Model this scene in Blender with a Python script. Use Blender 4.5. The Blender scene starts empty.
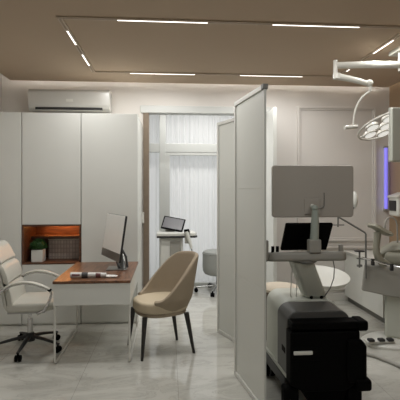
import bpy, bmesh, math, random
from mathutils import Vector, Matrix
random.seed(7)
R = math.radians
PI = math.pi
scene = bpy.context.scene
col = scene.collection

# ------------------------------------------------------------------ camera, world, light, exposure
cd = bpy.data.cameras.new('camera')
cam = bpy.data.objects.new('camera', cd)
col.objects.link(cam)
cam.location = (0, 0, 1.56)
cam.rotation_euler = (R(90), 0, R(-4.26))
cd.sensor_width = 36
cd.lens = 36 * 430 / 400
cd.shift_y = -0.025
scene.camera = cam

world = bpy.data.worlds.new('daylight')
scene.world = world
world.use_nodes = True
world.node_tree.nodes['Background'].inputs[0].default_value = (0.88, 0.9, 0.92, 1)
world.node_tree.nodes['Background'].inputs[1].default_value = 0.5

def area(name, loc, rot, sx, sy, power, color=(1, 1, 1)):
    l = bpy.data.lights.new(name, 'AREA')
    l.shape = 'RECTANGLE'
    l.size, l.size_y = sx, sy
    l.energy = power
    l.color = color
    o = bpy.data.objects.new(name, l)
    o.location = loc
    o.rotation_euler = [R(a) for a in rot]
    col.objects.link(o)
    return o

E_WINDOW, E_FILL_BEHIND, E_FILL_INNER = 9.5, 20, 19
E_TRACK = 14.5                                  # watts per metre of lit track bar
STRIP, COVE = 2.2, 9.0
area('daylight_outside_window', (0.7, 7.75, 1.5), (-90, 0, 0), 2.9, 2.9, E_WINDOW, (1.0, 0.995, 0.97))
area('fill_light_behind_camera', (0.6, 1.6, 2.95), (0, 0, 0), 3.0, 0.25, E_FILL_BEHIND, (0.97, 1.0, 0.99))  # added fill lamp behind the camera to brighten the room, no fixture there
area('fill_light_inner_room', (0.6, 6.5, 2.9), (0, 0, 0), 1.6, 0.3, E_FILL_INNER, (1.0, 0.98, 0.95))  # added fill lamp that lifts the inner room, stands for no fixture

vs = scene.view_settings
vs.view_transform = 'Standard'
vs.look = 'None'
vs.gamma = 1
vs.use_curve_mapping = False
vs.exposure = 0.27
scene.cycles.max_bounces = 10
scene.cycles.diffuse_bounces = 6
scene.cycles.glossy_bounces = 4
scene.cycles.transmission_bounces = 6
scene.cycles.sample_clamp_indirect = 4
scene.cycles.caustics_reflective = False
scene.cycles.caustics_refractive = False

# ------------------------------------------------------------------ materials
def lin(c):
    return tuple(((v / 255) / 12.92 if v / 255 <= 0.04045 else ((v / 255 + 0.055) / 1.055) ** 2.4) for v in c) + (1,)

MATS = {}
def mat(name, rgb, rough=0.5, metal=0.0, bump=0.0, scale=60, var=0.0, emit=0, ecol=None, coat=0, trans=0, spec=None):
    if name in MATS:
        return MATS[name]
    m = bpy.data.materials.new(name)
    m.use_nodes = True
    nt = m.node_tree
    b = nt.nodes['Principled BSDF']
    c = lin(rgb)
    b.inputs['Base Color'].default_value = c
    b.inputs['Roughness'].default_value = rough
    b.inputs['Metallic'].default_value = metal
    if spec is not None:
        b.inputs['Specular IOR Level'].default_value = spec
    if coat:
        b.inputs['Coat Weight'].default_value = coat
        b.inputs['Coat Roughness'].default_value = 0.08
    if trans:
        b.inputs['Transmission Weight'].default_value = trans
    if emit:
        b.inputs['Emission Color'].default_value = lin(ecol or rgb)
        b.inputs['Emission Strength'].default_value = emit
    if bump or var:
        tc = nt.nodes.new('ShaderNodeTexCoord')
        nz = nt.nodes.new('ShaderNodeTexNoise')
        nz.inputs['Scale'].default_value = scale
        nz.inputs['Detail'].default_value = 4
        nt.links.new(tc.outputs['Object'], nz.inputs['Vector'])
        if bump:
            bp = nt.nodes.new('ShaderNodeBump')
            bp.inputs['Strength'].default_value = bump
            bp.inputs['Distance'].default_value = 0.01
            nt.links.new(nz.outputs['Fac'], bp.inputs['Height'])
            nt.links.new(bp.outputs['Normal'], b.inputs['Normal'])
        if var:
            rp = nt.nodes.new('ShaderNodeValToRGB')
            rp.color_ramp.elements[0].position = 0.3
            rp.color_ramp.elements[1].position = 0.7
            rp.color_ramp.elements[0].color = tuple(v * (1 - var) for v in c[:3]) + (1,)
            rp.color_ramp.elements[1].color = tuple(min(1, v * (1 + var)) for v in c[:3]) + (1,)
            nt.links.new(nz.outputs['Fac'], rp.inputs['Fac'])
            nt.links.new(rp.outputs['Color'], b.inputs['Base Color'])
    MATS[name] = m
    return m

def wood(name, dark, light, axis='X', rough=0.35):
    m = bpy.data.materials.new(name)
    m.use_nodes = True
    nt = m.node_tree
    b = nt.nodes['Principled BSDF']
    b.inputs['Roughness'].default_value = rough
    tc = nt.nodes.new('ShaderNodeTexCoord')
    mp = nt.nodes.new('ShaderNodeMapping')
    mp.inputs['Scale'].default_value = (1.5, 14, 14) if axis == 'X' else (14, 1.5, 14)
    nz = nt.nodes.new('ShaderNodeTexNoise')
    nz.inputs['Scale'].default_value = 2.2
    nz.inputs['Detail'].default_value = 8
    nz.inputs['Distortion'].default_value = 1.2
    rp = nt.nodes.new('ShaderNodeValToRGB')
    rp.color_ramp.elements[0].position = 0.33
    rp.color_ramp.elements[1].position = 0.68
    rp.color_ramp.elements[0].color = lin(dark)
    rp.color_ramp.elements[1].color = lin(light)
    nt.links.new(tc.outputs['Object'], mp.inputs['Vector'])
    nt.links.new(mp.outputs['Vector'], nz.inputs['Vector'])
    nt.links.new(nz.outputs['Fac'], rp.inputs['Fac'])
    nt.links.new(rp.outputs['Color'], b.inputs['Base Color'])
    return m

def marble():
    m = bpy.data.materials.new('marble_tile')
    m.use_nodes = True
    nt = m.node_tree
    b = nt.nodes['Principled BSDF']
    b.inputs['Roughness'].default_value = 0.06
    b.inputs['Specular IOR Level'].default_value = 0.6
    tc = nt.nodes.new('ShaderNodeTexCoord')
    mp = nt.nodes.new('ShaderNodeMapping')
    mp.inputs['Scale'].default_value = (1.0, 2.6, 1.0)
    mp.inputs['Rotation'].default_value = (0, 0, R(12))
    n1 = nt.nodes.new('ShaderNodeTexNoise')
    n1.inputs['Scale'].default_value = 1.7
    n1.inputs['Detail'].default_value = 9
    n1.inputs['Roughness'].default_value = 0.62
    n1.inputs['Distortion'].default_value = 1.6
    r1 = nt.nodes.new('ShaderNodeValToRGB')
    e = r1.color_ramp.elements
    e[0].position, e[0].color = 0.30, lin((166, 165, 158))
    e[1].position, e[1].color = 0.62, lin((192, 191, 184))
    v = e.new(0.47); v.color = lin((187, 186, 179))
    v = e.new(0.49); v.color = lin((174, 172, 165))
    v = e.new(0.51); v.color = lin((190, 189, 182))
    br = nt.nodes.new('ShaderNodeTexBrick')
    br.offset = 0.0
    br.inputs['Scale'].default_value = 1.0
    br.inputs['Brick Width'].default_value = 0.8
    br.inputs['Row Height'].default_value = 1.6
    br.inputs['Mortar Size'].default_value = 0.0016
    br.inputs['Mortar Smooth'].default_value = 0.1
    mp2 = nt.nodes.new('ShaderNodeMapping')
    mp2.inputs['Location'].default_value = (0.39, 0.35, 0)
    mx = nt.nodes.new('ShaderNodeMix')
    mx.data_type = 'RGBA'
    mx.inputs['B'].default_value = lin((146, 144, 136))
    nt.links.new(tc.outputs['Object'], mp.inputs['Vector'])
    nt.links.new(mp.outputs['Vector'], n1.inputs['Vector'])
    nt.links.new(n1.outputs['Fac'], r1.inputs['Fac'])
    nt.links.new(tc.outputs['Object'], mp2.inputs['Vector'])
    nt.links.new(mp2.outputs['Vector'], br.inputs['Vector'])
    nt.links.new(br.outputs['Fac'], mx.inputs['Factor'])
    nt.links.new(r1.outputs['Color'], mx.inputs['A'])
    nt.links.new(mx.outputs['Result'], b.inputs['Base Color'])
    return m

def sheer():
    m = bpy.data.materials.new('sheer_fabric')
    m.use_nodes = True
    nt = m.node_tree
    out = nt.nodes['Material Output']
    nt.nodes.remove(nt.nodes['Principled BSDF'])
    d = nt.nodes.new('ShaderNodeBsdfDiffuse')
    t = nt.nodes.new('ShaderNodeBsdfTranslucent')
    d.inputs[0].default_value = (0.80, 0.80, 0.79, 1)
    t.inputs[0].default_value = (0.82, 0.83, 0.83, 1)
    mx = nt.nodes.new('ShaderNodeMixShader')
    mx.inputs[0].default_value = 0.6
    nt.links.new(d.outputs[0], mx.inputs[1])
    nt.links.new(t.outputs[0], mx.inputs[2])
    nt.links.new(mx.outputs[0], out.inputs[0])
    return m

def woven():
    m = bpy.data.materials.new('woven_panel')
    m.use_nodes = True
    nt = m.node_tree
    b = nt.nodes['Principled BSDF']
    b.inputs['Roughness'].default_value = 0.8
    tc = nt.nodes.new('ShaderNodeTexCoord')
    mp = nt.nodes.new('ShaderNodeMapping')
    mp.inputs['Rotation'].default_value = (R(90), 0, 0)
    br = nt.nodes.new('ShaderNodeTexBrick')
    br.offset = 0.0
    br.inputs['Brick Width'].default_value = 0.035
    br.inputs['Row Height'].default_value = 0.05
    br.inputs['Scale'].default_value = 1.0
    br.inputs['Mortar Size'].default_value = 0.005
    br.inputs['Color1'].default_value = lin((196, 184, 174))
    br.inputs['Color2'].default_value = lin((182, 170, 162))
    br.inputs['Mortar'].default_value = lin((158, 146, 138))
    nt.links.new(tc.outputs['Object'], mp.inputs['Vector'])
    nt.links.new(mp.outputs['Vector'], br.inputs['Vector'])
    nt.links.new(br.outputs['Color'], b.inputs['Base Color'])
    return m

M_FLOOR = marble()
M_CEIL = mat('taupe_ceiling_paint', (182, 163, 142), 0.9, bump=0.03, scale=200)
M_WALL = mat('greige_wall_paint', (208, 204, 199), 0.75, bump=0.03, scale=150)
M_TAN = mat('tan_wall_paint', (158, 134, 108), 0.75, bump=0.03, scale=150)
M_JAMB = mat('brown_jamb', (116, 102, 87), 0.6, var=0.06, scale=20)
M_WHITE = mat('white_lacquer', (214, 215, 210), 0.38, var=0.01, scale=3)
M_TRIM = mat('white_trim', (205, 203, 197), 0.5)
M_INNER = mat('inner_wall_paint', (205, 205, 201), 0.8)
M_FRAME = mat('window_frame_grey', (190, 192, 189), 0.45)
M_SHEER = sheer()
M_WOOD = wood('walnut_veneer', (74, 50, 37), (136, 96, 70), 'Y', 0.3)
M_WOODX = wood('niche_walnut', (64, 42, 30), (112, 74, 52), 'X', 0.4)
M_WOVEN = woven()
M_STEELW = mat('white_powder_steel', (205, 204, 198), 0.35)
M_CHROME = mat('chrome', (205, 205, 205), 0.14, 1.0)
M_ALU = mat('brushed_aluminium', (170, 170, 168), 0.3, 1.0, bump=0.02, scale=300)
M_BLACK = mat('black_plastic', (5, 5, 5), 0.6, spec=0.06)
M_DARK = mat('dark_grey_plastic', (48, 48, 48), 0.5, spec=0.3)
M_DISP = mat('warm_grey_plastic', (166, 160, 152), 0.5)
M_SHELL = mat('pale_grey_plastic', (188, 190, 180), 0.45)
M_HOOD = mat('hood_grey_plastic', (84, 84, 82), 0.45)
M_MID = mat('mid_grey_plastic', (112, 112, 108), 0.5)
M_EQ = mat('light_grey_plastic', (152, 150, 143), 0.5)
M_EQW = mat('white_plastic', (214, 214, 208), 0.35)
M_GREEN = mat('greenish_grey_plastic', (158, 166, 158), 0.45)
M_LEATHER = mat('cream_leather', (192, 191, 182), 0.42, bump=0.12, scale=90)
M_GREYLEA = mat('grey_upholstery', (150, 152, 148), 0.55, bump=0.1, scale=120)
M_SAGE = mat('sage_grey_upholstery', (150, 148, 134), 0.5, bump=0.08, scale=90)
M_VELVET = mat('beige_velvet', (150, 136, 116), 0.85, bump=0.15, scale=220, var=0.06)
M_BEIGE = mat('beige_fabric', (200, 189, 172), 0.85, bump=0.12, scale=220)
M_SEATB = mat('beige_velvet_seat', (184, 170, 146), 0.85, bump=0.15, scale=220, var=0.05)
M_LEG = mat('dark_wood_leg', (36, 32, 29), 0.4)
M_BROWN = mat('brown_wood', (86, 68, 50), 0.5)
M_PANEL = mat('frosted_white_panel', (202, 203, 197), 0.42)
M_PFRAME = mat('satin_white_frame', (206, 206, 201), 0.35)
M_SCREEN_REFL = mat('screen_painted_reflection', (232, 233, 230), 0.5)  # pale base colour stands in for the bright room reflected in the screen
M_TABLET = mat('grey_tablet_screen', (104, 104, 108), 0.3)
M_STRIPL = mat('lit_diffuser', (255, 250, 240), 0.5, emit=STRIP, ecol=(255, 250, 242))
M_COVE = mat('cove_led', (255, 246, 230), 0.5, emit=COVE, ecol=(255, 250, 242))
M_UV = mat('violet_tube', (150, 140, 255), 0.4, emit=0.55, ecol=(126, 120, 236))
M_NICHE = mat('warm_led', (255, 190, 120), 0.5, emit=34.0, ecol=(255, 170, 95))
M_RAIL = mat('taupe_rail', (188, 172, 152), 0.45)
M_SLOT = mat('rail_slot', (150, 134, 116), 0.6)
M_LEAF = mat('green_leaf', (42, 78, 32), 0.6, var=0.25, scale=40)
M_SOIL = mat('soil', (60, 45, 34), 0.95)
M_PAPER = mat('paper', (205, 204, 200), 0.6)
M_INK = mat('printed_ink', (58, 56, 56), 0.6)
M_INKR = mat('printed_plum', (104, 66, 66), 0.6)
M_LAMPW = mat('lamp_white_enamel', (196, 194, 186), 0.35)
M_LENS = mat('lamp_lens', (240, 240, 238), 0.15, emit=0.5, ecol=(245, 245, 240))
M_ACW = mat('gloss_white_plastic', (200, 199, 194), 0.22)
M_GLASSD = mat('dark_window', (40, 40, 42), 0.15)

# ------------------------------------------------------------------ mesh builder
class B:
    def __init__(s):
        s.bm = bmesh.new()
    def _add(s, src, mx=None):
        if mx is not None:
            bmesh.ops.transform(src, matrix=mx, verts=src.verts)
        me = bpy.data.meshes.new('tmp')
        src.to_mesh(me)
        src.free()
        s.bm.from_mesh(me)
        bpy.data.meshes.remove(me)
        return s
    def box(s, lo, hi, bev=0.0, seg=2, mx=None):
        t = bmesh.new()
        bmesh.ops.create_cube(t, size=1)
        c = [(a + b) / 2 for a, b in zip(lo, hi)]
        d = [abs(b - a) for a, b in zip(lo, hi)]
        for v in t.verts:
            v.co = Vector((c[0] + v.co.x * d[0], c[1] + v.co.y * d[1], c[2] + v.co.z * d[2]))
        if bev:
            bmesh.ops.bevel(t, geom=list(t.edges), offset=min(bev, min(d) * 0.49), segments=seg, profile=0.5, affect='EDGES')
        return s._add(t, mx)
    def prism(s, pts, axis, a, b, bev=0.0, seg=2, mx=None):
        # polygon pts in the plane across axis, extruded from a to b
        def put(p, w):
            return {'x': (w, p[0], p[1]), 'y': (p[0], w, p[1]), 'z': (p[0], p[1], w)}[axis]
        t = bmesh.new()
        va = [t.verts.new(put(p, a)) for p in pts]
        vb = [t.verts.new(put(p, b)) for p in pts]
        t.faces.new(va)
        t.faces.new(vb[::-1])
        n = len(pts)
        for i in range(n):
            t.faces.new((va[i], vb[i], vb[(i + 1) % n], va[(i + 1) % n]))
        bmesh.ops.recalc_face_normals(t, faces=list(t.faces))
        if bev:
            bmesh.ops.bevel(t, geom=list(t.edges), offset=bev, segments=seg, profile=0.5, affect='EDGES')
        return s._add(t, mx)
    def tube(s, pts, r, n=10, closed=False, flat=1.0, mx=None):
        pts = [Vector(p) for p in pts]
        rs = r if isinstance(r, (list, tuple)) else [r] * len(pts)
        t = bmesh.new()
        rings = []
        m = len(pts)
        up = None
        for i, p in enumerate(pts):
            if closed:
                d = pts[(i + 1) % m] - pts[i - 1]
            else:
                d = pts[min(i + 1, m - 1)] - pts[max(i - 1, 0)]
            d.normalize()
            if up is None:
                up = Vector((0, 0, 1)) if abs(d.z) < 0.9 else Vector((0, 1, 0))
            side = d.cross(up)
            if side.length < 1e-4:
                side = d.cross(Vector((1, 0, 0)))
            side.normalize()
            u2 = side.cross(d).normalized()
            up = u2
            rings.append([t.verts.new(p + side * math.cos(2 * PI * k / n) * rs[i] + u2 * math.sin(2 * PI * k / n) * rs[i] * flat) for k in range(n)])
        last = m if closed else m - 1
        for i in range(last):
            a, b = rings[i], rings[(i + 1) % m]
            for k in range(n):
                t.faces.new((a[k], a[(k + 1) % n], b[(k + 1) % n], b[k]))
        if not closed:
            t.faces.new(rings[0][::-1])
            t.faces.new(rings[-1])
        bmesh.ops.recalc_face_normals(t, faces=list(t.faces))
        return s._add(t, mx)
    def cyl(s, p0, p1, r0, r1=None, n=24):
        return s.tube([p0, p1], [r0, r0 if r1 is None else r1], n)
    def lathe(s, prof, n=32, c=(0, 0, 0), sx=1.0, sy=1.0, mx=None):
        t = bmesh.new()
        rings = []
        for (r, z) in prof:
            if r < 1e-5:
                rings.append([t.verts.new((c[0], c[1], c[2] + z))])
            else:
                rings.append([t.verts.new((c[0] + r * sx * math.cos(2 * PI * k / n), c[1] + r * sy * math.sin(2 * PI * k / n), c[2] + z)) for k in range(n)])
        for a, b in zip(rings, rings[1:]):
            for k in range(n):
                q = [a[k % len(a)], a[(k + 1) % len(a)], b[(k + 1) % len(b)], b[k % len(b)]]
                u = []
                for v in q:
                    if v not in u:
                        u.append(v)
                if len(u) > 2:
                    t.faces.new(u)
        if len(rings[0]) > 1:
            t.faces.new(rings[0])
        if len(rings[-1]) > 1:
            t.faces.new(rings[-1])
        bmesh.ops.recalc_face_normals(t, faces=list(t.faces))
        return s._add(t, mx)
    def grid(s, f, nu, nv, thick=0.0, wrap=False):
        # f(i/nu, j/nv) -> point; optional second skin along f2
        t = bmesh.new()
        g = [[t.verts.new(f(i / nu, j / nv)) for j in range(nv + 1)] for i in range(nu + 1)]
        for i in range(nu):
            for j in range(nv):
                t.faces.new((g[i][j], g[i + 1][j], g[i + 1][j + 1], g[i][j + 1]))
        bmesh.ops.recalc_face_normals(t, faces=list(t.faces))
        if thick:
            bmesh.ops.solidify(t, geom=list(t.faces), thickness=thick)
            bmesh.ops.recalc_face_normals(t, faces=list(t.faces))
        return s._add(t)
    def ball(s, c, rx, ry=None, rz=None, mx=None, n=20):
        t = bmesh.new()
        bmesh.ops.create_uvsphere(t, u_segments=n, v_segments=n // 2 + 2, radius=1)
        ry = rx if ry is None else ry
        rz = rx if rz is None else rz
        for v in t.verts:
            v.co = Vector((c[0] + v.co.x * rx, c[1] + v.co.y * ry, c[2] + v.co.z * rz))
        return s._add(t, mx)

def chain_loc(o):
    v = Vector((0, 0, 0))
    while o is not None:
        v += o.location
        o = o.parent
    return v

def obj(name, b, m, parent=None, smooth=True, local=False, subsurf=0):
    """link builder b as ONE mesh object; vertices are in world coordinates unless local"""
    me = bpy.data.meshes.new(name)
    if parent is not None:
        off = Vector((0, 0, 0)) if local else chain_loc(parent)
    else:
        xs = [v.co for v in b.bm.verts]
        lo = [min(c[i] for c in xs) for i in range(3)]
        hi = [max(c[i] for c in xs) for i in range(3)]
        off = Vector(((lo[0] + hi[0]) / 2, (lo[1] + hi[1]) / 2, lo[2]))
    if off.length > 0:
        bmesh.ops.translate(b.bm, verts=b.bm.verts, vec=-off)
    b.bm.to_mesh(me)
    b.bm.free()
    me.materials.append(m)
    if smooth:
        for p in me.polygons:
            p.use_smooth = True
        try:
            me.set_sharp_from_angle(angle=R(38))
        except Exception:
            pass
    o = bpy.data.objects.new(name, me)
    col.objects.link(o)
    if smooth and not subsurf:
        wn = o.modifiers.new('weighted_normal', 'WEIGHTED_NORMAL')
        wn.keep_sharp = True
    if parent is not None:
        o.parent = parent
    else:
        o.location = off
    if subsurf:
        md = o.modifiers.new('subdivision', 'SUBSURF')
        md.levels = md.render_levels = subsurf
    return o

def tag(o, label, cat, group=None):
    o['label'] = label
    o['category'] = cat
    if group:
        o['group'] = group
    return o

def thing(name, label, cat, loc, rz=0, group=None):
    o = bpy.data.objects.new(name, None)
    o.empty_display_size = 0.1
    col.objects.link(o)
    o.location = loc
    o.rotation_euler = (0, 0, R(rz))
    return tag(o, label, cat, group)

def struct(name, b, m, parent=None):
    o = obj(name, b, m, parent, smooth=False)
    if parent is None:
        o['kind'] = 'structure'
    return o

def arc(c, r, a0, a1, n, plane='xz'):
    out = []
    for i in range(n + 1):
        a = R(a0 + (a1 - a0) * i / n)
        u, v = r * math.cos(a), r * math.sin(a)
        out.append({'xz': (c[0] + u, c[1], c[2] + v), 'xy': (c[0] + u, c[1] + v, c[2]), 'yz': (c[0], c[1] + u, c[2] + v)}[plane])
    return out

def copy_tree(o, parent=None):
    c = o.copy()
    col.objects.link(c)
    if parent is not None:
        c.parent = parent
    for ch in list(o.children):
        copy_tree(ch, c)
    return c

# ------------------------------------------------------------------ the setting
XL, XR, YB, YF = -2.2, 3.14, 5.9, -1.6         # left, right, far wall, wall behind the camera
HC = 2.985                                      # dropped ceiling
HT = 3.14
DL, DR, DH = -0.335, 1.39, 2.61                 # doorway opening
struct('floor', B().box((XL - 0.15, YF - 0.15, -0.1), (XR + 0.15, 7.7, 0)), M_FLOOR)
struct('ceiling', B().box((-2.04, YF, HC), (3.05, YB - 0.15, HC + 0.04)), M_CEIL)
struct('ceiling.001', B().box((XL - 0.15, YF - 0.15, HT), (XR + 0.15, YB + 0.15, HT + 0.08)), M_WALL)
struct('wall_left', B().box((XL - 0.15, YF, 0), (XL, YB, HT)), M_WALL)
struct('wall_right', B().box((XR, YF, 0), (XR + 0.15, YB, HT)), M_TAN)
struct('wall_behind_camera', B().box((XL - 0.15, YF - 0.15, 0), (XR + 0.15, YF, HT)), M_WALL)
w = B()
w.box((XL - 0.15, YB, 0), (DL, YB + 0.14, HT))
w.box((DR, YB, 0), (XR + 0.15, YB + 0.14, HT))
w.box((DL, YB, DH + 0.09), (DR, YB + 0.14, HT))
struct('wall_back', w, M_WALL)
struct('trim_1', B().box((DL - 0.04, YB - 0.025, DH), (DR + 0.04, YB + 0.14, DH + 0.1), 0.006), M_FRAME)
struct('trim_2', B().box((DL, YB - 0.02, 0), (DL + 0.075, YB + 0.14, DH)), M_JAMB)
struct('trim_3', B().box((DL - 0.02, YB - 0.05, 1.11), (DL + 0.012, YB - 0.02, 1.26), 0.004), M_TRIM)

# inner room behind the doorway
IL, IR, YI = -1.5, 2.4, 7.6
struct('wall_inner_left', B().box((IL - 0.12, YB + 0.14, 0), (IL, YI, 3.0)), M_INNER)
struct('wall_inner_right', B().box((IR, YB + 0.14, 0), (IR + 0.12, YI, 3.0)), M_INNER)
struct('ceiling.002', B().box((IL - 0.12, YB + 0.14, 3.0), (IR + 0.12, YI, 3.08)), M_INNER)
w = B()
w.box((IL, YI - 0.12, 0), (-0.75, YI, 3.0))
w.box((2.1, YI - 0.12, 0), (IR, YI, 3.0))
struct('wall_inner_back', w, M_INNER)
struct('baseboard_inner', B().box((IL, 7.12, 0), (IR, 7.16, 0.03)), M_FRAME)
# glazed frame in front of the sheer curtain
f = B()
f.box((-0.75, 6.98, 2.17), (2.1, 7.04, 2.315), 0.006)
f.box((-0.14, 6.975, 0.03), (-0.035, 7.045, 2.98), 0.006)
f.box((-0.75, 6.98, 0.0), (2.1, 7.04, 0.05), 0.006)
f.box((1.2, 6.98, 0.05), (1.3, 7.04, 2.98), 0.006)
f.box((-0.75, 6.98, 0.05), (-0.65, 7.04, 2.98), 0.006)
f.box((-0.75, 6.98, 2.9), (2.1, 7.04, 2.98), 0.006)
f.box((-0.035, 6.985, 0.05), (0.03, 7.035, 2.17), 0.004)
f.box((0.03, 6.985, 2.12), (1.2, 7.035, 2.17), 0.004)
struct('window_1', f, M_FRAME)

# open white door leaf at the doorway's right jamb
struct('door_1', B().box((1.33, 5.36, 0.01), (1.375, 5.885, DH - 0.005), 0.003), M_WHITE)

# wall panelling on the far wall
def moulding(n, x0, x1, z0, z1):
    m = B()
    for (k, wd, th) in ((0.0, 0.03, 0.032), (0.03, 0.022, 0.016)):
        a0, a1, b0, b1 = x0 + k, x1 - k, z0 + k, z1 - k
        y0 = YB - th
        m.box((a0, y0, b0), (a0 + wd, YB, b1), 0.004)
        m.box((a1 - wd, y0, b0), (a1, YB, b1), 0.004)
        m.box((a0 + wd, y0, b1 - wd), (a1 - wd, YB, b1), 0.004)
        m.box((a0 + wd, y0, b0), (a1 - wd, YB, b0 + wd), 0.004)
    struct('trim_%d' % n, m, M_WALL)
moulding(4, 1.80, 2.94, 0.84, 2.73)
moulding(5, 1.80, 2.94, 0.16, 0.77)
struct('baseboard_back', B().box((DR, YB - 0.015, 0), (XR, YB, 0.1), 0.004), M_TRIM)

# sheer curtain
def cur(u, v):
    x = -0.72 + 2.8 * u
    a = 0.013 + 0.006 * math.sin(x * 9.0)
    return Vector((x, 7.13 + a * math.sin(x * 58 + 1.6 * math.sin(x * 7)) + 0.003 * math.sin(x * 131), 0.035 + 2.93 * v))
tag(obj('sheer_curtain', B().grid(cur, 420, 2), M_SHEER), 'white pleated sheer curtain over the bright window of the inner room', 'curtain')

# ------------------------------------------------------------------ cove lights, track lights
def cove(lo, hi, label):
    t = thing('cove_light', label, 'light strip', ((lo[0] + hi[0]) / 2, (lo[1] + hi[1]) / 2, lo[2]), group='cove light strips')
    obj('profile', B().box(lo, (hi[0], hi[1], lo[2] + 0.008)), M_ALU, t)
    obj('diffuser', B().box((lo[0] + 0.004, lo[1] + 0.004, lo[2] + 0.008), (hi[0] - 0.004, hi[1] - 0.004, hi[2])), M_COVE, t)
zc = HC + 0.04
cove((-2.0, 5.69, zc), (3.0, 5.725, zc + 0.022), 'hidden light strip in the ceiling gap along the far wall')
cove((3.0, -0.5, zc), (3.03, 5.65, zc + 0.022), 'hidden light strip in the ceiling gap along the right wall')
cove((-2.02, -0.5, zc), (-1.99, 5.65, zc + 0.022), 'hidden light strip in the ceiling gap along the left wall')

TX0, TX1, TY0, TY1 = -0.89, 2.115, 3.61, 5.24
t = thing('track_rail', 'rectangular recessed track rail loop in the brown ceiling', 'track rail', (0.6, 4.4, HC - 0.012))
def rail(lo, hi, along):
    b = B().box((lo[0], lo[1], HC - 0.012), (hi[0], hi[1], HC - 0.0005))
    r = obj('rail', b, M_RAIL, t, smooth=False)
    if along == 'x':
        obj('slot', B().box((lo[0], lo[1] + 0.012, HC - 0.0135), (hi[0], hi[1] - 0.012, HC - 0.0118)), M_SLOT, r, smooth=False)
    else:
        obj('slot', B().box((lo[0] + 0.012, lo[1], HC - 0.0135), (hi[0] - 0.012, hi[1], HC - 0.0118)), M_SLOT, r, smooth=False)
hw = 0.021
rail((TX0 - hw, TY0 - hw, 0), (TX1 + hw, TY0 + hw, 0), 'x')
rail((TX0 - hw, TY1 - hw, 0), (TX1 + hw, TY1 + hw, 0), 'x')
rail((TX0 - hw, TY0 + hw, 0), (TX0 + hw, TY1 - hw, 0), 'y')
rail((TX1 - hw, TY0 + hw, 0), (TX1 + hw, TY1 - hw, 0), 'y')
def bar(x0, x1, y0, y1, label):
    q = thing('track_light', label, 'light', ((x0 + x1) / 2, (y0 + y1) / 2, HC - 0.019), group='lit bars in the ceiling track')
    obj('housing', B().box((x0, y0, HC - 0.0165), (x1, y1, HC - 0.0136)), M_RAIL, q, smooth=False)
    e = 0.002
    obj('diffuser', B().box((x0 + e, y0 + e, HC - 0.019), (x1 - e, y1 - e, HC - 0.0165)), M_STRIPL, q, smooth=False)
    lx, ly = x1 - x0, y1 - y0
    area('track_lamp', ((x0 + x1) / 2, (y0 + y1) / 2, HC - 0.0205), (0, 0, 0), lx, ly, E_TRACK * max(lx, ly), (1.0, 0.99, 0.965))
g = 0.008
bar(-0.42, 0.335, TY0 - g, TY0 + g, 'long lit bar in the nearest track run, left of the pair')
bar(0.888, 1.652, TY0 - g, TY0 + g, 'long lit bar in the nearest track run, right of the pair')
bar(-0.457, 0.328, TY1 - g, TY1 + g, 'lit bar in the far track run, above the doorway')
bar(0.882, 1.67, TY1 - g, TY1 + g, 'lit bar in the far track run, above the panelled wall')
bar(TX0 - g, TX0 + g, 3.885, 4.245, 'short lit bar in the left track run, nearer of the two')
bar(TX0 - g, TX0 + g, 4.555, 4.945, 'short lit bar in the left track run, nearer the wardrobes')
bar(TX1 - g, TX1 + g, 3.90, 4.295, 'long lit bar in the right track run beside the surgical lamp mount')
bar(TX1 - g, TX1 + g, 4.555, 4.70, 'tiny lit spot in the right track run, middle of the run')
bar(TX1 - g, TX1 + g, 4.88, 4.965, 'tiny lit spot in the right track run, farthest from the lamp mount')

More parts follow.
